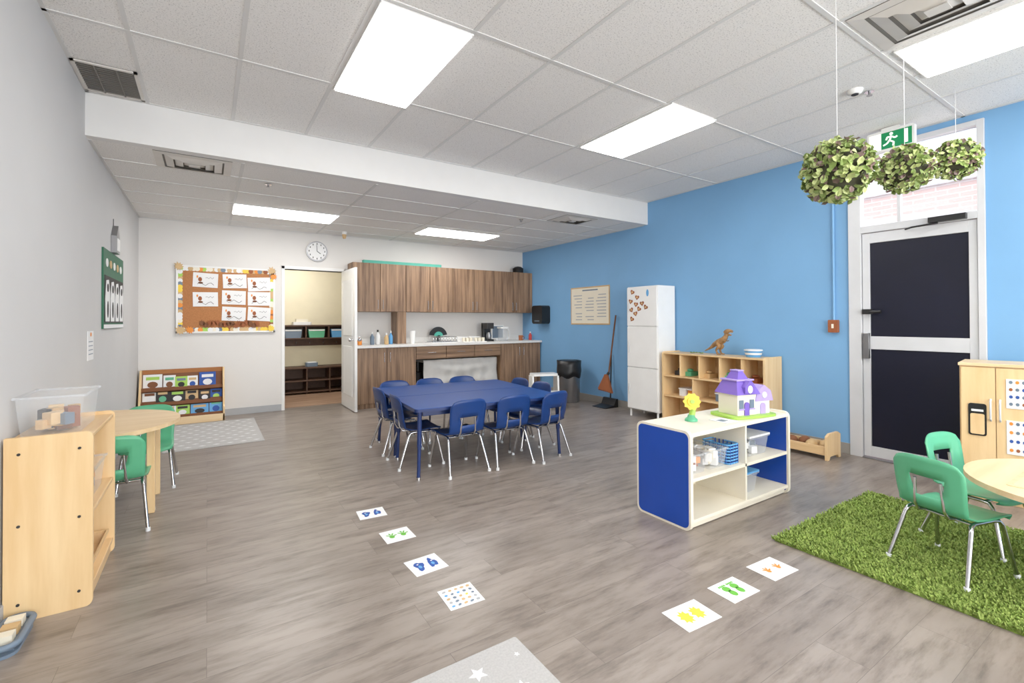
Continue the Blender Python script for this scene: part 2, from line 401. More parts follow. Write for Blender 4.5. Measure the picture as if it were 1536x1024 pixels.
for x in (3.52,3.75):
    b=B('serving_tray'); b.rrect(x,x+.2,6.85,7.1,.02,.906,.915,'white_gloss'); 
    for i in range(5): b.lathe([(.025,0),(.03,.06)],(x+.04+.035*i,6.95+.05*(i%2),.915),'cream',10)
    b.rrect(x,x+.2,7.1,7.13,.01,.906,.99,'white_gloss'); b.done(.003)
b=B('coffee_maker'); b.rrect(4.0,4.15,6.95,7.15,.02,.906,.94,'black'); b.rrect(4.0,4.15,7.07,7.15,.02,.94,1.2,'black'); b.rrect(4.0,4.15,6.95,7.15,.02,1.12,1.22,'dark'); b.lathe([(.04,0),(.05,.05),(.035,.11)],(4.075,7.01,.945),'steel'); b.done(.004)
b=B('water_filter_jug'); b.rrect(4.3,4.44,6.95,7.1,.03,.906,1.12,'clearplastic'); b.rrect(4.29,4.45,6.94,7.11,.03,1.12,1.15,'white'); b.tube([(4.44,7.02,1.1),(4.5,7.02,1.08),(4.5,7.02,.96),(4.44,7.02,.94)],.01,'white',8,4); b.done()
b=B('tablet_screen'); b.box(4.24,4.5,7.2,7.22,.93,1.18,'white'); b.box(4.26,4.48,7.197,7.2,.95,1.16,'slate'); b.box(4.32,4.42,7.18,7.3,.906,.93,'white'); b.done(.003)
b=B('coffee_mug'); b.lathe([(.035,0),(.04,.09),(.036,.09),(.032,.01)],(4.7,6.95,.906),'rust'); b.tube([(4.74,6.95,.98),(4.77,6.95,.97),(4.77,6.95,.93),(4.74,6.95,.92)],.006,'rust',6,3); b.done()
for xo in (2.62,1.84):
    b=B('wall_outlet'); b.rrect(xo,xo+.08,1.24,1.36,.01,YB-.01,YB-.001,'dark','y'); b.box(xo+.02,xo+.06,YB-.013,YB-.01,1.27,1.29,'black'); b.box(xo+.02,xo+.06,YB-.013,YB-.01,1.31,1.33,'black'); b.done()

# hall cubbies
b=B('coat_cubby_shelf'); 
b.box(.3,2.6,8.84,9.145,1.17,1.195,'darkwood'); b.box(.3,2.6,8.84,9.145,.95,.97,'darkwood'); b.box(.3,2.6,9.12,9.145,.82,1.19,'darkwood')
for i in range(7): b.box(.3+i*.38,.32+i*.38,8.84,9.13,.96,1.18,'darkwood')
for i in range(10): b.tube([(.4+i*.23,9.12,.88),(.4+i*.23,9.07,.86),(.4+i*.23,9.05,.89)],.006,'steel',6)
b.done(.002)
for i,(m_) in enumerate(['white','slate','green','skyblue','black']):
    b=B('storage_basket'); x=.73+i*.38*1.0; b.prism([(x+.02,.971),(x+.26,.971),(x+.28,1.12),(x,1.12)],8.87,9.08,m_,'y'); b.box(x+.01,x+.27,8.865,8.87,1.09,1.115,'white'); b.done(.004)
b=B('toy_tray'); b.rrect(1.25,1.55,8.9,9.08,.02,1.196,1.25,'white'); b.rrect(1.3,1.5,8.93,9.05,.02,1.25,1.30,'cream'); b.done(.004)
b=B('boot_bench'); 
for z in (.03,.22,.44): b.box(.3,2.6,8.75,9.145,z,z+.022,'darkwood')
for i in range(7): b.box(.3+i*.38,.32+i*.38,8.76,9.14,0,.45,'darkwood')
b.box(.3,2.6,9.12,9.14,0,.45,'darkwood'); b.done(.002)
b=B('toy_box'); b.rrect(1.45,1.65,8.85,9.0,.03,.463,.53,'slate'); b.rrect(1.47,1.63,8.87,8.98,.02,.53,.545,'white'); b.done()

# ---------------------------------------------------------------- back wall items
b=B('bulletin_board'); x0,x1,z0,z1=-.336,.795,1.11,1.985; Y=YB-.001
b.box(x0,x1,Y-.02,Y,z0,z1,'cork')
fw=.022
for q in ((x0,x1,z0,z0+fw),(x0,x1,z1-fw,z1),(x0,x0+fw,z0,z1),(x1-fw,x1,z0,z1)): b.box(q[0],q[1],Y-.03,Y,q[2],q[3],'white')
cols=['orange','tan','lime','slate','yellow','paper','rust','tan','paper','cream']
def scal(x,z): b.disc((x,z),.030,.030,Y-.0225-.001*random.random(),Y-.02,random.choice(cols),'y',10)
n=30
for i in range(n):
    x=x0+.045+(x1-x0-.09)*i/(n-1); scal(x,z1-.042); scal(x,z0+.042)
for i in range(1,20):
    z=z0+.045+(z1-z0-.09)*i/20; scal(x0+.042,z); scal(x1-.042,z)
def leaf2(x,z,r,m_,a):
    p=[]
    for i in range(20):
        t=i*math.pi/10; rad=r*(1 if i%2==0 else .62)*(1.2 if i in(4,5,6) else 1); p.append((x+rad*math.cos(t+a),z+rad*math.sin(t+a)))
    b.prism(p,Y-.036,Y-.031,m_,'y')
for x,z,r,m_ in ((x0+.03,z1-.02,.055,'tan'),(x0-.0+.05,z0+.04,.06,'tan'),(x0+.15,z0+.04,.05,'orange'),(x1-.04,z1-.03,.06,'tan'),(x1-.02,z1-.1,.05,'orange'),(x1-.05,z0+.05,.05,'yellow')): leaf2(x,z,r,m_,random.random())
for i in range(16): leaf2(x0+.28+i*.042,z0+.10+random.uniform(-.015,.04),.038,random.choice(['brown','rust']),random.random())
for (px,pz) in ((-.02,1.80),(.31,1.80),(.60,1.77),(-.02,1.55),(.30,1.58),(.60,1.57),(.30,1.36),(.60,1.36)):
    pw,ph=.138,.093; t=random.uniform(-.06,.06)
    p=[(px+a*math.cos(t)-c*math.sin(t),pz+a*math.sin(t)+c*math.cos(t)) for a,c in ((-pw,-ph),(pw,-ph),(pw,ph),(-pw,ph))]
    b.prism(p,Y-.027,Y-.021,'paper','y')
    b.disc((px-.06,pz+.01),.022,.03,Y-.029,Y-.027,'rust','y',10); b.disc((px-.055,pz-.035),.028,.014,Y-.029,Y-.027,'brown','y',10); b.disc((px-.09,pz+.045),.010,.018,Y-.029,Y-.027,'orange','y',8)
    q=[(px-.09+i*.03,Y-.028,pz-.05+.02*math.sin(i*1.7+px*9)) for i in range(7)]; b.tube(q,.003,'dark',4)
    q=[(px+.0+i*.018,Y-.028,pz+.03+.012*math.sin(i*2.7)) for i in range(6)]; b.tube(q,.0025,'dark',4)
b.done()
b=B('wall_clock'); c=(1.348,2.285)
b.disc(c,.147,.147,Y-.03,Y,'steel','y',32); b.disc(c,.13,.13,Y-.033,Y-.03,'paper','y',32)
for i in range(12):
    a=i*math.pi/6; b.M=Matrix.Translation((c[0]+.108*math.sin(a),Y-.034,c[1]+.108*math.cos(a))); b.box(-.006,.006,-.001,.001,-.012,.012,'black'); b.M=Matrix.Identity(4)
b.tube([(c[0],Y-.036,c[1]),(c[0]+.05,Y-.036,c[1]-.035)],.005,'black',6); b.tube([(c[0],Y-.036,c[1]),(c[0]-.005,Y-.036,c[1]+.09)],.004,'black',6)
b.done()
b=B('motion_sensor'); b.lathe([(.035,0),(.035,.04)],(1.66,7.0,ZL-.041),'white'); b.lathe([(.02,0),(.028,.03),(.03,.06)],(1.66,7.0,ZL-.1),'tan'); b.done()
b=B('book_display_shelf'); X0,X1=-.69,.19; yb=7.335
prof=[(7.03,0),(yb,0),(yb,.66),(7.26,.66),(7.08,.20),(7.03,.17)]
for x in (X0,X1-.02): b.prism(prof,x,x+.02,'maple','x')
b.box(X0,X1,7.06,yb,.04,.06,'maple_flat'); b.box(X0,X1,7.03,7.045,.0,.09,'maple_flat'); b.box(X0,X1,yb-.012,yb,0,.66,'brownpaper')
for i,(yy,zz) in enumerate(((7.09,.10),(7.15,.26),(7.21,.43))):
    b.box(X0,X1,yy,yy+.09,zz-.04,zz-.025,'brown'); b.box(X0,X1,yy-.0,yy+.008,zz-.04,zz+.015,'brown')
    b.M=Matrix.Translation((0,yy+.075,zz))@Matrix.Rotation(math.radians(-12),4,'X'); b.box(X0+.02,X1-.02,0,.008,-.03,.19 if i<2 else .22,'brown'); b.M=Matrix.Identity(4)
b.done(.003)
b=B('picture_books')
pal=['slate','paper','green','navyprint','skyblue','tan','dark','paper','tan','white','royal','lime','brown','paper','dark','white']
for i,(yy,zz) in enumerate(((7.10,.10),(7.16,.26),(7.22,.43))):
    x=X0+.03
    while x<X1-.12:
        w_=min(random.uniform(.11,.20),X1-.025-x); h=random.uniform(.14,.20); c1,c2=random.sample(pal,2)
        b.M=Matrix.Translation((x,yy+.03+random.uniform(0,.012),zz-.02))@Matrix.Rotation(math.radians(-12),4,'X')
        b.box(0,w_,0,.012,0,h,c1); b.box(w_*.15,w_*.85,-.002,0,h*.66,h*.85,c2); b.disc((w_*.5,h*.36),w_*.28,h*.2,-.002,0,random.choice(pal),'y',12)
        x+=w_+random.uniform(-.015,.015)
b.M=Matrix.Identity(4); b.done()

# ---------------------------------------------------------------- left wall
XW=XL+.001
b=B('pocket_chart_poster'); b.box(XW,XW+.012,4.95,6.0,1.2,1.86,'darkgreen'); b.box(XW+.012,XW+.016,4.99,5.96,1.25,1.64,'dark')
for i in range(5):
    b.disc((5.10+i*.18,1.75),.05,.035,XW+.012,XW+.016,'tan' if i%2 else 'paper','x',14)
for i in range(4):
    yy=5.0+i*.245; b.prism([(yy+.02,1.26),(yy+.19,1.26),(yy+.21,1.5),(yy+.15,1.61),(yy+.05,1.6),(yy,1.45)],XW+.016,XW+.019,'paper','x'); b.disc((yy+.1,1.54),.04,.035,XW+.019,XW+.021,'dark','x',12); b.disc((yy+.1,1.36),.035,.07,XW+.019,XW+.021,'dark','x',12)
b.box(XW+.012,XW+.016,4.97,5.98,1.203,1.235,'paper'); b.done()
b=B('hanging_wall_ornament'); b.prism([(5.38,1.87),(5.56,1.87),(5.56,2.02),(5.47,2.12),(5.38,2.02)],XW,XW+.04,'steel','x'); b.prism([(5.41,1.89),(5.53,1.89),(5.53,2.0),(5.41,2.0)],XW+.04,XW+.045,'white','x'); b.tube([(XW+.005,5.47,2.12),(XW+.005,5.47,2.18)],.003,'black',5); b.done()
b=B('wall_notice'); b.box(XW,XW+.004,4.42,4.62,.98,1.19,'paper')
for i in range(4): b.box(XW+.004,XW+.005,4.45,4.59,1.02+i*.03,1.026+i*.03,'slate')
b.disc((4.52,1.165),.02,.015,XW+.004,XW+.006,'orange','x'); b.done()
b=B('toddler_shelf'); sx0,sx1,sy0,sy1=-.705,-.425,2.77,3.37
for y in (sy0,sy1-.02): b.prism(rr(sx0,sx1,0,.77,.025,5,(0,1,1,0)),y,y+.02,'maple','y')
for z in (.06,.39,.735): b.box(sx0,sx1-.005,sy0+.02,sy1-.02,z,z+.018,'maple_y')
b.box(sx0,sx0+.01,sy0+.02,sy1-.02,.0,.75,'maple'); b.box(sx1-.03,sx1-.015,sy0+.02,sy1-.02,0,.06,'maple_y')
for x in (-.66,-.47):
    for z in (.075,.40,.70): b.disc((x,z),.006,.006,sy0-.003,sy0,'dark','y',10)
b.done(.004)
def openbin(name,x0,x1,y0,y1,z0,h,m_,fill=None,lid=None,taper=.015,n=16,fh=.5,big=1):
    b=B(name); t=.004
    o0=[(x0+taper,y0+taper),(x1-taper,y0+taper),(x1-taper,y1-taper),(x0+taper,y1-taper)]; o1=[(x0,y0),(x1,y0),(x1,y1),(x0,y1)]
    vs=[(a,c,z0) for a,c in o0]+[(a,c,z0+h) for a,c in o1]
    fs=[(3,2,1,0)]
    for i in range(4):
        j=(i+1)%4; fs+=[(i,j,4+j,4+i)]
    b.add(vs,fs,m_)
    r=.008
    for q in ((x0-r,x1+r,y0-r,y0+.002),(x0-r,x1+r,y1-.002,y1+r),(x0-r,x0+.002,y0,y1),(x1-.002,x1+r,y0,y1)): b.box(*q,z0+h-.008,z0+h+.002,m_)
    if lid: b.box(x0-r,x1+r,y0-r,y1+r,z0+h+.002,z0+h+.014,lid)
    if fill:
        for i in range(n):
            s_=(.018+random.random()*.012)*big; mx_=.02+s_*1.2
            cx=random.uniform(x0+mx_,x1-mx_) if x1-x0>2*mx_ else (x0+x1)/2; cy=random.uniform(y0+mx_,y1-mx_) if y1-y0>2*mx_ else (y0+y1)/2; cz=z0+t+s_+random.random()*max(0,h*fh-s_)
            b.M=Matrix.Translation((cx,cy,cz))@Matrix.Rotation(random.random()*3,4,'Z'); b.box(-s_,s_,-s_*.8,s_*.8,-s_,s_,random.choice(fill)); b.M=Matrix.Identity(4)
    return b.done()
openbin('block_storage_bin',-.695,-.47,2.86,3.2,.754,.17,'clearplastic',['maple','tan','brown','rust','maple_y','slate','dark'],n=30,fh=.42)
openbin('toy_storage_bin',-.67,-.45,2.86,3.25,.409,.15,'clearplastic',['royal','tan','paper','orange','slate'],n=30,fh=.7)
openbin('puzzle_tray',-.66,-.45,2.9,3.3,.079,.06,'maple_y',['tan','brown'])
b=B('block_tray'); 
b.rrect(-.69,-.60,2.50,2.745,.04,0,.012,'slate'); 
path=[(x,y,.04) for x,y in rr(-.69,-.60,2.50,2.745,.04)]; b.tube(path+[path[0]],.012,'slate',8)
b.box(-.678,-.612,2.53,2.72,.012,.035,'slate')
for i in range(3): b.box(-.672,-.62,2.54+i*.06,2.585+i*.06,.035,.065,random.choice(['tan','cream']))
b.done()

# ---------------------------------------------------------------- chairs
def chair(x,y,face,m_,scale=1.0,name='child_chair',hole=(7,9)):
    b=B(name,(x,y,0),face-math.pi/2,scale); sh=.32
    prof=[(.185,sh-.025,.165),(.17,sh-.005,.17),(.10,sh-.004,.172),(0,sh-.012,.17),(-.09,sh-.006,.165),(-.145,sh+.012,.16),(-.170,sh+.045,.160),(-.180,sh+.080,.162),(-.186,sh+.115,.164),(-.191,sh+.150,.166),(-.197,sh+.190,.167),(-.205,sh+.235,.166),(-.212,sh+.270,.160),(-.217,sh+.297,.142)]
    g=[]; C=17
    for i,(py,pz,hw) in enumerate(prof):
        r=[]
        for j in range(C):
            u=-1+2*j/(C-1); x_=u*hw; zz=pz; yy=py
            if i<=5: zz+=.012*abs(u)**3
            else: yy+=.025*abs(u)**2
            if i>=12: zz-=.022*abs(u)**4
            if i==0: yy-=.03*abs(u)**4
            if hole[0]<=i<=hole[1] and 4<=j<=12:
                x_*=(.78+.16*(i-hole[0])/(hole[1]-hole[0])*1.5)
            r.append((x_,yy,zz))
        g.append(r)
    b.sheet(g,.008,m_,lambda i,j: not (hole[0]<=i<hole[1] and 4<=j<12))
    r=.0105
    for s_ in (-1,1):
        b.tube([(s_*.178,.19,.008),(s_*.150,.135,sh-.05),(s_*.143,.115,sh-.026),(s_*.14,.08,sh-.022),(s_*.14,-.07,sh-.022),(s_*.145,-.10,sh-.03),(s_*.152,-.115,sh-.055),(s_*.182,-.205,.008)],r,'chrome',8)
        b.tube([(s_*.07,-.05,sh-.024),(s_*.07,-.145,sh-.012),(s_*.068,-.168,sh+.03),(s_*.064,-.175,sh+.10),(s_*.06,-.182,sh+.17)],.008,'chrome',8)
        for yy,xx in ((.19,.178),(-.205,.182)): b.lathe([(.014,0),(.013,.022)],(s_*xx,yy,0),'whiteplastic',10)
    for yy in (.09,-.08): b.tube([(-.14,yy,sh-.024),(.14,yy,sh-.024)],.009,'chrome',8)
    return b.done()
E=0; Nn=math.pi/2; W=math.pi; S=-math.pi/2
chair(1.79,3.60,Nn+.03,'navy'); chair(2.23,3.575,Nn-.02,'navy'); chair(2.61,3.53,Nn+.18,'navy')
chair(1.56,3.98,E-.05,'navy'); chair(1.57,4.50,E+.03,'navy')
chair(1.68,4.71,S,'navy'); chair(2.08,4.69,S+.04,'navy'); chair(2.46,4.67,S-.03,'navy')
chair(2.73,4.33,W,'navy'); chair(2.73,3.93,W,'navy')
ZR=.012
c_=chair(3.12,.78,math.radians(-16),'green',.92,hole=(7,10)); c_.location.z=ZR
c_=chair(3.60,.78,math.radians(-104),'green',.92,hole=(7,10)); c_.location.z=ZR
chair(-.47,3.76,Nn,'green',.95,hole=(7,10)); chair(-.38,4.56,S,'green',.95,hole=(7,10))

# ---------------------------------------------------------------- blue table
ang=math.radians(-4)
for yy in (-.347,.347):
    b=B('activity_table',(2.12+(-yy)*math.sin(ang)*1,4.13+yy*math.cos(ang),0),ang)
    hw,hd=.71,.345
    b.rrect(-hw,hw,-hd,hd,.03,.535,.557,'tableedge'); b.rrect(-hw+.003,hw-.003,-hd+.003,hd-.003,.03,.557,.561,'tableblue')
    b.box(-hw+.08,hw-.08,-hd+.06,hd-.06,.49,.535,'tableedge')
    for sx in (-1,1):
        for sy in (-1,1):
            b.tube([(sx*(hw-.05),sy*(hd-.05),.53),(sx*(hw-.045),sy*(hd-.045),.25)],.019,'tableedge'); b.tube([(sx*(hw-.045),sy*(hd-.045),.25),(sx*(hw-.035),sy*(hd-.035),.01)],.015,'tableedge'); b.lathe([(.02,0),(.018,.02)],(sx*(hw-.035),sy*(hd-.035),0),'chrome',10)
    b.done(.003)
b=B('half_round_table'); c=(-.70,4.10)
p=[(c[0]+.54*math.sin(math.radians(a)),c[1]-.54*math.cos(math.radians(a))) for a in range(0,181,6)]
b.prism(p,.56,.585,'maple_flat'); 
for x,y in ((-.31,3.90),(-.31,4.30),(-.66,3.68),(-.66,4.52)): b.box(x-.022,x+.022,y-.022,y+.022,0,.56,'maple')
b.prism([(c[0]+.40*math.sin(math.radians(a)),c[1]-.40*math.cos(math.radians(a))) for a in range(0,181,10)],.52,.56,'maple_flat')
b.done(.004)
b=B('round_table',(3.38,.28,ZR)); b.disc((0,0),.5,.5,.45,.475,'maple_flat','z',48)
for a in (45,135,225,315):
    x=.36*math.cos(math.radians(a+10)); y=.36*math.sin(math.radians(a+10)); b.tube([(x*.9,y*.9,.45),(x,y,.0)],.02,'maple',10)
b.disc((0,0),.38,.38,.42,.45,'maple','z',32); b.done(.003)
b=B('table_placemat',(3.38,.28,ZR)); b.rrect(-.3,.1,.0,.3,.02,.4755,.478,'maple'); b.rrect(-.28,.08,.02,.28,.015,.478,.4785,'maple_flat'); b.done()

# ---------------------------------------------------------------- blue cubby
x0,x1,y0,y1,zt=2.389,3.526,1.752,2.162,.579
b=B('toy_cubby')
for x in (x0,x1-.024):
    b.prism(rr(y0,y1,.0,zt+.012,.04,6,(1,1,1,1)),x,x+.024,'cream','x')
    b.prism(rr(y0+.014,y1-.014,.014,zt-.002,.035,6),x-.002,x+.026,'royal','x')
b.box(x0+.024,x1-.024,y0+.004,y1-.004,zt-.024,zt,'cream'); b.box(x0+.024,x1-.024,y0+.01,y1-.01,.285,.305,'cream'); b.box(x0+.024,x1-.024,y0+.004,y1-.004,.045,.065,'cream')
b.box(x0+.024,x1-.024,y1-.02,y1-.006,.045,zt-.02,'cream'); b.box(x0+.024,x1-.024,y0+.03,y0+.04,0.005,.045,'cream')
xm=2.975; b.box(xm,xm+.018,y0+.01,y1-.01,.05,zt-.02,'cream')
for xx in (2.6,2.9): b.tube([(xx,y1-.02,.17),(xx,y1-.04,.16),(xx,y1-.045,.175)],.004,'steel',6)
b.done(.004)
openbin('toy_storage_bin',2.45,2.62,1.80,2.06,.306,.12,'clearplastic',['orange','paper','tan','rust','paper'],n=26,fh=.7)
openbin('toy_storage_bin',2.65,2.83,1.80,2.06,.306,.12,'clearplastic',['paper','cream','white'],n=34,fh=.75)
b=B('toy_basket'); 
for z in [i*.02 for i in range(7)]: b.tube([(x,y,.312+z) for x,y in rr(2.85,2.96,1.80,2.0,.02)]+[(2.96,1.9,.312+z)],.0055,'skyblue',5)
for x,y in [(2.85,1.82+.03*i) for i in range(6)]+[(2.96,1.82+.03*i) for i in range(6)]+[(2.865+.028*i,1.80) for i in range(4)]: b.tube([(x,y,.307),(x,y,.435)],.005,'navyprint',5)
b.box(2.86,2.95,1.81,1.99,.307,.313,'navyprint'); b.done()
openbin('toy_storage_bin',3.12,3.36,1.82,2.08,.306,.13,'clearplastic',['dark','paper','slate','white'],'whiteplastic',n=24)
openbin('toy_storage_bin',3.03,3.22,1.82,2.06,.066,.13,'clearplastic',['skyblue','navyprint','skyblue'],'skyblue',n=24)
zt+=.002
# yellow and green toy fan figure
b=B('toy_desk_fan',(2.71,1.98,zt))
b.lathe([(.042,0),(.04,.012),(.026,.022),(.02,.04)],(0,0,0),'green',16)
b.tube([(.005,0,.03),(.018,0,.07),(.016,0,.11),(.004,0,.15),(-.005,0,.172)],[.020,.019,.022,.026,.016],'lime',12,4)
b.M=Matrix.Translation((-.012,-.012,.13))@Matrix.Rotation(math.radians(-40),4,'Z')@Matrix.Rotation(math.radians(82),4,'X')
p=[((.058 if i%2==0 else .048)*math.cos(i*math.pi/10),(.058 if i%2==0 else .048)*math.sin(i*math.pi/10)) for i in range(20)]
b.prism(p,-.002,.016,'yellow'); b.disc((0,0),.03,.03,.016,.024,'yellow','z',20); b.disc((0,0),.014,.014,.024,.03,'lime','z',14)
b.M=Matrix.Identity(4); b.done(.002)
b=B('toy_dollhouse',(3.18,1.90,zt),math.radians(-12),1.06)
b.rrect(-.19,.19,-.12,.12,.05,0,.015,'lime')
b.box(-.13,.03,-.08,.08,.015,.15,'cream'); b.box(.03,.16,-.07,.08,.015,.10,'white')
b.add([(-.15,-.098,.15),(.05,-.098,.15),(.05,.095,.15),(-.15,.095,.15),(-.115,-.06,.235),(.015,-.06,.235),(.015,.06,.235),(-.115,.06,.235)],[(0,1,5,4),(1,2,6,5),(2,3,7,6),(3,0,4,7),(4,5,6,7),(3,2,1,0)],'purple')
b.box(-.125,.025,-.07,.07,.235,.245,'lilac')
b.add([(-.095,-.05,.245),(-.005,-.05,.245),(-.005,.05,.245),(-.095,.05,.245),(-.07,-.03,.295),(-.03,-.03,.295),(-.03,.03,.295),(-.07,.03,.295)],[(0,1,5,4),(1,2,6,5),(2,3,7,6),(3,0,4,7),(4,5,6,7)],'purple')
b.box(-.075,-.025,-.035,.035,.295,.303,'lilac')
b.prism([(.02,.10),(.175,.10),(.155,.165),(.095,.205),(.035,.165)],-.085,.09,'lilac','y')
b.prism([(-.09,.16),(-.01,.16),(-.01,.20),(-.05,.24),(-.09,.20)],-.105,-.04,'purple','y'); b.disc((-.05,.185),.02,.025,-.109,-.105,'white','y',14)
b.disc((.095,.14),.02,.02,-.09,-.085,'white','y',14)
for x in (-.1,-.01): b.box(x-.018,x+.018,-.085,-.08,.06,.115,'slate'); b.box(x-.024,x+.024,-.088,-.085,.05,.06,'lilac')
b.rrect(-.075,-.035,.015,.10,.018,-.087,-.08,'purple','y',5,(0,0,1,1)); b.rrect(.075,.12,.015,.085,.02,-.076,-.07,'lilac','y',5,(0,0,1,1))
b.done(.003)
b=B('paper_sheet'); b.box(2.83,2.96,1.80,1.93,zt-.001,zt+.001,'paper'); b.box(2.85,2.91,1.84,1.89,zt+.001,zt+.0015,'slate'); b.done()

# ---------------------------------------------------------------- right wall items
x0,x1,ya,yb=4.66,5.0,3.88,4.38
b=B('white_locker_cabinet'); b.box(x0+.018,x1,ya,yb,.10,1.69,'white_gloss')
for z0_,z1_ in ((.11,.64),(.65,1.17),(1.18,1.68)):
    b.box(x0,x0+.016,ya+.006,yb-.006,z0_,z1_,'white_gloss'); b.box(x0-.012,x0,yb-.05,yb-.04,z0_+.18,z0_+.32,'alu')
for x in (x0+.04,x1-.04):
    for y in (ya+.03,yb-.03): b.tube([(x,y,0),(x,y,.1)],.014,'white',8)
def heart(y,z,r,a):
    p=[]
    for i in range(18):
        t=2*math.pi*i/18; hx=16*math.sin(t)**3/17*r; hy=(13*math.cos(t)-5*math.cos(2*t)-2*math.cos(3*t)-math.cos(4*t))/17*r
        p.append((y+hx*math.cos(a)-hy*math.sin(a),z+hx*math.sin(a)+hy*math.cos(a)))
    b.prism(p,x0-.003,x0,'rust','x'); b.disc((y,z),r*.4,r*.35,x0-.005,x0-.003,'tan','x',10)
for y,z in ((4.28,1.62),(4.20,1.55),(4.31,1.50),(4.22,1.46),(4.30,1.39),(4.23,1.34),(4.12,1.47),(4.29,1.27),(4.06,1.42),(4.17,1.40)): heart(y,z,.037,random.uniform(-.6,.6))
b.disc((4.03,1.6),.02,.045,x0-.003,x0,'skyblue','x',12)
b.done(.004)
X0,X1,ya,yb,H=4.68,5.0,2.56,3.83,.872
b=B('wooden_cubby_shelf')
for y in (ya,yb-.02): b.prism(rr(X0,X1,0,H,.03,5,(0,0,0,1)),y,y+.02,'maple','y')
b.box(X0,X1,ya+.02,yb-.02,H-.03,H-.012,'maple_y'); b.box(X1-.01,X1,ya+.02,yb-.02,.04,H-.02,'maple_y')
for z in (.05,.33,.57): b.box(X0+.01,X1,ya+.02,yb-.02,z,z+.018,'maple_y')
n=5
for i in range(1,n): y=ya+(yb-ya)*i/n; b.box(X0+.01,X1,y-.008,y+.008,.588,H-.03,'maple')
for i in (1,2): y=ya+(yb-ya)*i/3; b.box(X0+.01,X1,y-.008,y+.008,.348,.57,'maple'); b.box(X0+.01,X1,y-.008,y+.008,.068,.33,'maple')
b.done(.003)
b=B('toy_assortment')
for y,c_ in ((3.55,'green'),(3.68,'dark'),(3.3,'tan'),(3.05,'green'),(2.75,'rust')):
    b.rrect(4.78,4.95,y-.05,y+.05,.02,.589,.589+.05,c_); b.ball((4.85,y,.655),(.04,.04,.02),c_,10,6)
for y,c_ in ((3.6,'white'),(3.48,'orange'),(3.12,'slate'),(2.8,'skyblue'),(2.7,'tan')):
    b.rrect(4.76,4.95,y-.05,y+.05,.02,.349,.349+.08,c_); b.rrect(4.75,4.96,y-.055,y+.055,.02,.429,.44,'white')
b.done(.004)
b=B('toy_dinosaur',(4.83,3.14,.863))
b.tube([(0,.20,.035),(0,.13,.07),(0,.07,.115),(0,.02,.14),(0,-.03,.165),(0,-.06,.20),(0,-.075,.235)],[.004,.014,.028,.038,.036,.026,.022],'dino',10,3)
b.tube([(0,-.055,.245),(0,-.08,.262),(0,-.11,.268),(0,-.145,.262)],[.024,.028,.021,.012],'dino',10,3)
b.tube([(0,-.065,.232),(0,-.09,.228),(0,-.13,.222)],[.014,.012,.007],'dino',8,3)
for i in range(5): b.tube([(.009,-.095-i*.01,.254),(.009,-.095-i*.01,.243)],[.003,.0005],'white',5); b.tube([(-.009,-.095-i*.01,.254),(-.009,-.095-i*.01,.243)],[.003,.0005],'white',5)
for s_ in (-1,1):
    b.tube([(s_*.02,.03,.13),(s_*.034,.0,.095),(s_*.036,.03,.055),(s_*.036,.015,.014)],[.026,.022,.012,.009],'dino',8,3)
    b.tube([(s_*.036,.02,.012),(s_*.036,-.025,.008)],[.011,.006],'dino',8)
    b.tube([(s_*.025,-.04,.175),(s_*.03,-.065,.155),(s_*.026,-.085,.165)],[.008,.006,.003],'dino',6,2)
    b.ball((s_*.02,-.082,.272),.004,'black',8,5)
b.done()
b=B('toy_leaf_branch',(4.82,3.44,.862)); b.tube([(0,.08,.005),(0,0,.012),(0,-.08,.006)],.004,'leafA',6)
for i in range(8): b.ball((.012*(-1)**i,-.07+.02*i,.012),(.014,.012,.006),'leafA',8,5)
b.done()
b=B('plastic_tub',(4.84,2.77,.862)); b.lathe([(.07,0),(.085,.065)],(0,0,0),'skyblue',24); b.lathe([(.09,0),(.09,.012),(.07,.016)],(0,0,.065),'whiteplastic',24); b.lathe([(.0785,0),(.0825,.02)],(0,0,.025),'white',24,False); b.done()
b=B('toy_doll_bed'); X0,X1,ya,yb=4.60,4.86,1.97,2.50
for y in (ya,yb-.02): b.prism([(X0,0),(X0+.04,0),(X0+.06,.03),(X1-.06,.03),(X1-.04,0),(X1,0),(X1,.21),(X1-.05,.235),(X0+.05,.235),(X0,.21)],y,y+.02,'maple','y')
for x in (X0+.01,X1-.025): b.box(x,x+.015,ya+.02,yb-.02,.04,.12,'maple_y')
b.box(X0+.02,X1-.02,ya+.02,yb-.02,.04,.055,'maple_y')
for i in range(5): b.ball((4.73+.03*(-1)**i,2.05+.09*i,.105),(.07,.05,.045),random.choice(['brown','tan','rust']),12,7)
b.done(.004)
b=B('wall_poster'); XP=XR-.001; b.box(XP-.006,XP,5.05,5.935,1.19,1.785,'tan'); b.box(XP-.009,XP-.006,5.07,5.915,1.21,1.765,'cream')
for c_ in range(3):
    for r_ in range(9):
        if random.random()<.85: b.box(XP-.010,XP-.009,5.12+c_*.27,5.12+c_*.27+random.uniform(.12,.22),1.26+r_*.048,1.275+r_*.048,'base_grey')
b.box(XP-.010,XP-.009,5.3,5.65,1.72,1.74,'slate'); b.done()
b=B('paper_towel_dispenser'); b.prism(rr(6.50,6.80,1.20,1.52,.05,6),XR-.18,XR-.002,'black','x'); b.box(XR-.184,XR-.18,6.58,6.72,1.24,1.26,'slate'); b.done(.01)
b=B('electrical_conduit'); b.tube([(XR-.014,2.075,1.25),(XR-.014,2.075,2.855)],.011,'wall_blue',10); b.done()
b=B('switch_box'); b.rrect(2.035,2.115,1.13,1.25,.008,XR-.045,XR-.001,'rust','x'); b.box(XR-.049,XR-.045,2.065,2.085,1.17,1.21,'cream'); b.done(.003)
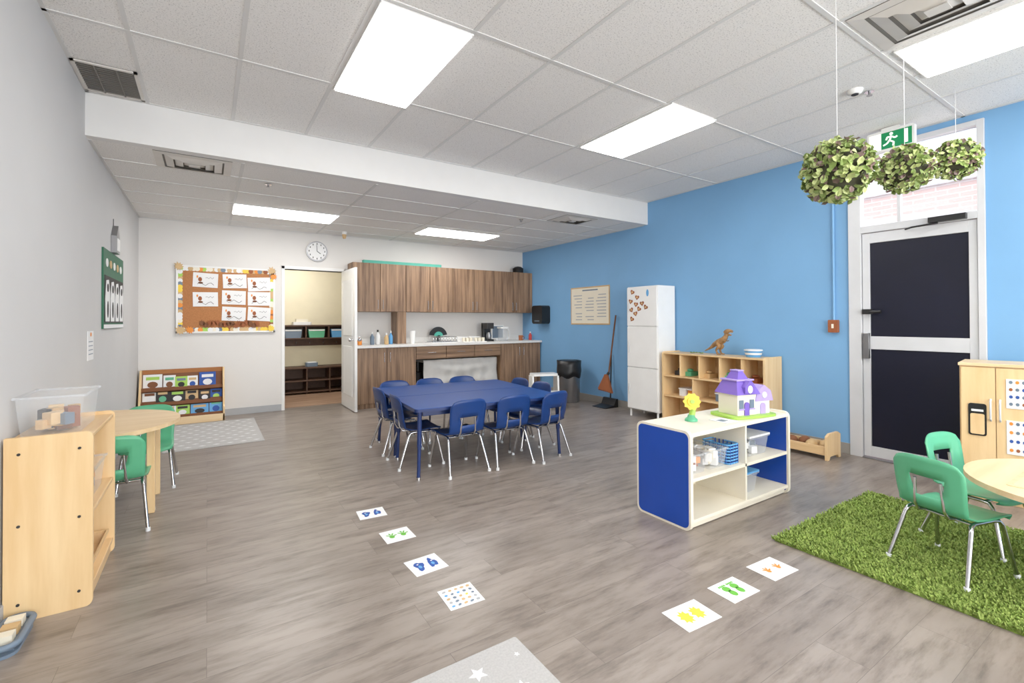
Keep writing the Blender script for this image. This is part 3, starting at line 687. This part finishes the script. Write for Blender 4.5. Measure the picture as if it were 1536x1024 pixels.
b=B('broom'); b.tube([(4.985,4.90,1.33),(4.90,4.96,.50)],.011,'brown',8); b.tube([(4.90,4.96,.50),(4.87,4.98,.44)],.02,'black',8)
b.M=Matrix.Translation((4.87,4.98,.47))@Matrix.Rotation(math.radians(8),4,'Y')
b.prism([(-.15,-.25),(.13,-.22),(.02,0),(-.02,0)],-.02,.02,'rust','x')
for i in range(14): t=i/13; b.tube([(0.0,-.02+.04*t,-.01),(0,-.15+.28*t,-.26+.02*t)],.007,'rust',5)
b.M=Matrix.Identity(4); b.done()
b=B('dustpan'); b.prism([(4.72,0),(4.98,0),(4.98,.12),(4.94,.12),(4.9,.03),(4.72,.008)],4.86,5.12,'black','y'); b.tube([(4.96,4.99,.11),(4.99,5.0,.75)],.01,'black',8); b.done(.003)
b=B('trash_can',(4.70,5.62,0)); b.lathe([(.14,0),(.165,.02),(.17,.60),(.175,.62)],(0,0,0),'steel',28)
g=[]
for i,(r_,z) in enumerate([(.15,.60),(.187,.61),(.185,.53),(.195,.45),(.185,.36)]):
    g.append([((r_+.006*math.sin(j*math.pi/3+i)+(.012*math.sin(j*math.pi/4.5) if i>2 else 0))*math.cos(2*math.pi*j/36),(r_+.006*math.sin(j*math.pi/3+i))*math.sin(2*math.pi*j/36),z+(.0 if i<2 else .018*math.sin(j*math.pi/3))+.03) for j in range(37)])
b.sheet(g,.003,'black'); b.disc((0,0),.16,.16,.56,.58,'black'); b.ball((0,0,.61),(.15,.15,.04),'black'); b.done()
b=B('step_stool',(4.12,5.45,0),math.radians(-20))
for y,z in ((-.13,.24),(.1,.48)):
    b.rrect(-.19,.19,y-.11,y+.11,.03,z-.03,z,'white_gloss')
for s_ in (-1,1):
    b.prism([(-.27,0),(-.2,0),(-.1,.2),(.0,.2),(.14,0),(.21,0),(.19,.45),(.0,.45),(-.02,.22),(-.22,.22)],s_*.19-.012,s_*.19+.012,'white_gloss','x')
b.done(.006)
b=B('wooden_storage_cabinet',(4.45,1.06,0),math.radians(-82)); W_=.42;H_=.947;D_=.40
b.box(0,W_,.02,D_,.04,H_-.02,'maple'); b.box(-.005,W_+.005,-.005,D_,H_-.02,H_,'maple_flat'); b.box(.02,W_-.02,.04,D_-.02,0,.04,'maple')
b.box(.008,.177,0,.018,.05,H_-.028,'maple'); b.box(.181,W_-.008,0,.018,.05,H_-.028,'maple')
for hx in (.155,.20): b.tube([(hx,0,.56),(hx,-.028,.575),(hx,-.028,.69),(hx,0,.705)],.006,'alu',8)
b.rrect(.045,.135,.45,.67,.015,-.006,0,'black','y'); b.rrect(.055,.125,.46,.60,.01,-.009,-.006,'maple','y'); b.box(.06,.12,-.009,-.006,.615,.63,'paper')
for z0_,z1_ in ((.655,.85),(.35,.575)):
    b.box(.228,.335,-.005,0,z0_,z1_,'paper')
    for i in range(3):
        for j in range(4): b.disc((.25+i*.03,z0_+.03+j*(z1_-z0_-.05)/3),.009,.011,-.007,-.005,random.choice(['orange','slate','rust','navyprint']),'y',10)
b.done(.003)
b=B('exit_sign'); xs=4.75; ya,yb,za,zb=1.38,1.70,2.655,2.83
b.rrect(ya,yb,za,zb,.012,xs,xs+.05,'white_gloss','x'); b.box(xs+.0,xs+.05,1.48,1.60,zb,ZH-.006,'white_gloss')
b.box(xs-.003,xs,ya+.015,yb-.1,za+.02,zb-.02,'exitgreen'); b.box(xs-.003,xs,yb-.10,yb-.015,za+.02,zb-.02,'exitwhite')
b.box(xs-.004,xs-.003,1.42,1.445,za+.035,zb-.03,'exitwhite')
yc=1.53; zc=2.745
b.disc((yc,zc+.045),.012,.012,xs-.007,xs-.003,'exitwhite','x',12)
for q in (((yc,zc+.028),(yc+.012,zc-.008)),((yc+.012,zc-.008),(yc-.016,zc-.028)),((yc-.016,zc-.028),(yc-.012,zc-.058)),((yc+.012,zc-.008),(yc+.03,zc-.03)),((yc+.03,zc-.03),(yc+.055,zc-.04)),((yc,zc+.022),(yc-.025,zc+.005)),((yc-.025,zc+.005),(yc-.04,zc+.015)),((yc,zc+.022),(yc+.028,zc+.022)),((yc+.028,zc+.022),(yc+.035,zc+.0))):
    b.tube([(xs-.005,q[0][0],q[0][1]),(xs-.005,q[1][0],q[1][1])],.0065,'exitwhite',6)
b.done()
def fball(c,r,seed):
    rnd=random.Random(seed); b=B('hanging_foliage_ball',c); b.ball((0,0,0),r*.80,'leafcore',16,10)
    b.tube([(0,0,r*.8),(0,0,ZH-c[2])],.0014,'rope',5)
    for i in range(680):
        z=rnd.uniform(-1,1); t=rnd.uniform(0,6.283); q=math.sqrt(1-z*z); n=V((q*math.cos(t),q*math.sin(t),z))
        tang=n.orthogonal().normalized(); tang=Matrix.Rotation(rnd.uniform(0,6.28),3,n)@tang
        d=(n*rnd.uniform(.2,1.1)+tang).normalized(); sd=d.cross(n).normalized(); up=sd.cross(d)
        p=n*r*rnd.uniform(.76,.92); L=rnd.uniform(.028,.040); w=L*.34
        vs=[p,p+d*L*.35+sd*w+up*.004,p+d*L*.75+sd*w*.9+up*.006,p+d*L,p+d*L*.75-sd*w*.9+up*.006,p+d*L*.35-sd*w+up*.004,p+d*L*.5-up*.002]
        b.add(vs,[(0,1,6),(1,2,6),(2,3,6),(3,4,6),(4,5,6),(5,0,6)],rnd.choice(['leafA','leafA','leafA','leafB','leafB','leafB','leafC']))
    b.done()
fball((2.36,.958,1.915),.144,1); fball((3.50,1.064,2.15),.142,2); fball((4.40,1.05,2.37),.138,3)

# ---------------------------------------------------------------- rugs & floor stickers
b=B('shag_rug'); rx0,rx1,ry0,ry1=2.69,3.98,-.5,1.44
b.box(rx0+.01,rx1-.01,ry0+.01,ry1-.01,0,.014,'shagbase'); rnd=random.Random(3)
vs=[];fa=[];fb=[]
for i in range(60000):
    x=rnd.uniform(rx0,rx1); y=rnd.uniform(ry0,ry1); a=rnd.uniform(0,6.28); l=rnd.uniform(.006,.018); h=rnd.uniform(.020,.030); w=.0042
    z=.008; dx,dy=math.cos(a),math.sin(a); o=len(vs)
    vs+=[(x-dy*w,y+dx*w,z),(x+dy*w,y-dx*w,z),(x+dx*l+dy*w*.7,y+dy*l-dx*w*.7,h),(x+dx*l-dy*w*.7,y+dy*l+dx*w*.7,h)]
    (fa if rnd.random()<.55 else fb).append((o,o+1,o+2,o+3))
b.add(vs,fa,'shagA'); k0=len(b.v)-len(vs)
ki=b.mat('shagB')
for f in fb: b.f.append([q+k0 for q in f]); b.mi.append(ki); b.sm.append(False)
b.done()
b=B('star_rug'); b.rrect(-.4,1.02,.2,1.555,.01,0,.008,'rug_grey')
def star(x,y,r,a):
    p=[(x+(r if i%2==0 else r*.45)*math.cos(a+i*math.pi/5),y+(r if i%2==0 else r*.45)*math.sin(a+i*math.pi/5)) for i in range(10)]
    b.prism(p,.008,.0095,'rug_light')
for x,y,r in ((.80,1.46,.035),(.90,1.33,.03),(.55,1.3,.035),(.97,1.47,.012),(.3,1.45,.035),(.7,1.1,.035),(.1,1.2,.035),(.4,1.0,.035)): star(x,y,r,x*7)
b.done()
b=B('patterned_rug'); b.rrect(-.36,.51,5.58,6.96,.01,0,.008,'rug_grey')
for i in range(7):
    for j in range(11):
        x=-.28+i*.12+(.06 if j%2 else 0); y=5.66+j*.12
        if x<.46: b.prism([(x-.03,y),(x,y-.012),(x+.03,y),(x,y+.012)],.008,.0095,'rug_light')
b.done()
def sticker(cx,cy,w,h,rot,kind):
    b=B('floor_sticker',(cx,cy,0),math.radians(rot)); b.box(-w/2,w/2,-h/2,h/2,0.0005,.0018,'paper'); z0,z1=.0018,.0024
    if kind=='feetblue':
        for s_ in(-1,1):
            p=[]
            for i in range(16):
                t=2*math.pi*i/16; r_=1+.22*math.cos(3*t+s_)+.12*math.sin(5*t); p.append((s_*w*.2+w*.13*r_*math.cos(t),h*.27*r_*math.sin(t)))
            b.prism(p,z0,z1,'navyprint'); b.disc((s_*w*.2,-h*.05),w*.05,h*.09,z1,z1+.0004,'skyblue','z',10); b.disc((s_*w*.22,h*.12),w*.03,h*.03,z1,z1+.0004,'paper','z',10)
    if kind=='frog' or kind=='paw' :
        m_={'frog':'greenprint','paw':'orange'}[kind]; k_=1 if kind=='frog' else .7
        for s_ in(-1,1):
            b.disc((s_*w*.2,-h*.05),w*.09*k_,h*.12*k_,z0,z1,m_)
            for a in (20,60,100,140): b.disc((s_*w*.2+w*.13*k_*math.cos(math.radians(a)),-h*.05+h*.22*k_*math.sin(math.radians(a))),w*.08*k_,h*.03,z0,z1,m_,'z',12,math.radians(a))
    if kind=='grid':
        for i in range(5):
            for j in range(5):
                b.disc((-w*.36+i*w*.18,-h*.36+j*h*.18),w*random.uniform(.045,.07),h*random.uniform(.04,.06),z0,z1,random.choice(['slate','yellow','tan','skyblue','tan','base_grey']),'z',6,random.random())
    if kind=='yellow':
        for s_ in(-1,1):
            p=[(s_*w*.17+(w*.17 if i%2 else w*.11)*math.cos(i*math.pi/9),(h*.3 if i%2 else h*.2)*math.sin(i*math.pi/9)) for i in range(18)]
            b.prism(p,z0,z1,'yellow')
    if kind=='foot':
        for s_ in(-1,1): 
            b.disc((s_*w*.14,-h*.12),w*.09,h*.16,z0,z1,'greenprint'); b.disc((s_*w*.15,h*.12),w*.11,h*.14,z0,z1,'greenprint')
            for i in range(4): b.disc((s_*w*.15-w*.1+i*w*.065,h*.3),w*.03,h*.05,z0,z1,'greenprint','z',8)
    b.done()
sticker(.90,3.075,.17,.15,-5,'feetblue'); sticker(.935,2.68,.17,.16,0,'frog'); sticker(.945,2.275,.175,.165,3,'feetblue'); sticker(.97,1.93,.165,.165,-3,'grid')
sticker(1.725,1.265,.2,.145,-4,'yellow'); sticker(2.05,1.277,.19,.14,-2,'foot'); sticker(2.385,1.277,.2,.15,-3,'paw')

# ---------------------------------------------------------------- ceiling devices
def vent(name,x0,x1,y0,y1,z,style):
    b=B(name); m1='ventgrey'
    if style=='grille':
        b.box(x0,x1,y0,y1,z-.003,z-.001,'ventblack')
        for q in ((x0,x1,y0,y0+.02),(x0,x1,y1-.02,y1),(x0,x0+.02,y0,y1),(x1-.02,x1,y0,y1)): b.box(*q,z-.012,z-.001,'ventgrey')
        n=int((y1-y0-.04)/.03)
        for i in range(n):
            y=y0+.02+i*.03; b.box(x0+.02,x1-.02,y,y+.005,z-.012,z-.003,'ventdark')
        for i in (1,2): xx=x0+(x1-x0)*i/3; b.box(xx-.004,xx+.004,y0+.02,y1-.02,z-.013,z-.003,'ventdark')
    else:
        cx,cy=(x0+x1)/2,(y0+y1)/2; hw,hh=(x1-x0)/2,(y1-y0)/2; b.box(x0,x1,y0,y1,z-.003,z-.001,'ventdark')
        for k_,s_ in enumerate((1,.74,.50,.27)):
            s2=s_-.21; zb=z-.022
            o=[(cx+a*hw*s_,cy+c*hh*s_,z-.005) for a,c in ((-1,-1),(1,-1),(1,1),(-1,1))]; i_=[(cx+a*hw*s2,cy+c*hh*s2,zb if k_ else z-.010) for a,c in ((-1,-1),(1,-1),(1,1),(-1,1))]
            b.add(o+i_,[(i,(i+1)%4,4+(i+1)%4,4+i) for i in range(4)],m1)
        b.box(cx-hw*.15,cx+hw*.15,cy-hh*.15,cy+hh*.15,z-.024,z-.020,m1)
    b.done()
vent('return_air_grille',-.705,-.38,3.82,4.28,ZH,'grille')
vent('ceiling_air_diffuser',-.35,.17,4.42,4.86,ZL,'d'); vent('ceiling_air_diffuser',3.69,4.20,4.43,4.84,ZL,'d'); vent('ceiling_air_diffuser',2.87,3.40,.5,1.12,ZH,'d')
for x,y,z in ((.48,4.95,ZL),(3.36,4.95,ZL),(3.9,1.38,ZH)):
    b=B('fire_sprinkler',(x,y,z)); b.lathe([(.03,-.009),(.03,-.006)],(0,0,0),'chrome',14); b.lathe([(.008,-.03),(.008,-.006)],(0,0,0),'steel',8); b.disc((0,0),.018,.018,-.034,-.031,'steel'); b.done()
b=B('smoke_detector'); b.lathe([(.03,-.03),(.045,-.02),(.05,-.001)],(3.80,1.43,ZH),'white'); b.disc((3.8,1.43),.022,.022,ZH-.034,ZH-.03,'dark'); b.done()

# ---------------------------------------------------------------- world, added fill light, camera
w=bpy.data.worlds.new('sky'); sc.world=w; w.use_nodes=True; nt=w.node_tree; bg=nt.nodes['Background']
bg.inputs['Color'].default_value=(.93,.96,1,1); bg.inputs['Strength'].default_value=4.5
ld=bpy.data.lights.new('ceiling_fill_light','AREA'); ld.shape='RECTANGLE'; ld.size=4.6; ld.size_y=1.7; ld.energy=250; ld.color=(1,.985,.96)  # added area lamp, tilted upward to brighten ceiling and soffit
lo=bpy.data.objects.new('ceiling_fill_light',ld); sc.collection.objects.link(lo); lo.location=(2.2,-3.35,1.45); lo.rotation_euler=(math.radians(90+26),0,0)
f,yaw,pit,rol,sy=703.34,.5762,.0091,-.0039,-37.0
F=V((math.sin(yaw)*math.cos(pit),math.cos(yaw)*math.cos(pit),math.sin(pit))); R=V((math.cos(yaw),-math.sin(yaw),0)); U=R.cross(F)
R2=R*math.cos(rol)+U*math.sin(rol); U2=-R*math.sin(rol)+U*math.cos(rol)
cam=bpy.data.cameras.new('camera'); co=bpy.data.objects.new('camera',cam); sc.collection.objects.link(co)
M=Matrix(((R2.x,U2.x,-F.x,0),(R2.y,U2.y,-F.y,0),(R2.z,U2.z,-F.z,1.25),(0,0,0,1))); co.matrix_world=M
cam.sensor_width=36; cam.lens=f*36/1536; cam.shift_y=sy/1536; cam.clip_start=.05
sc.camera=co
sc.view_settings.view_transform='Standard'
sc.view_settings.gamma=1.1
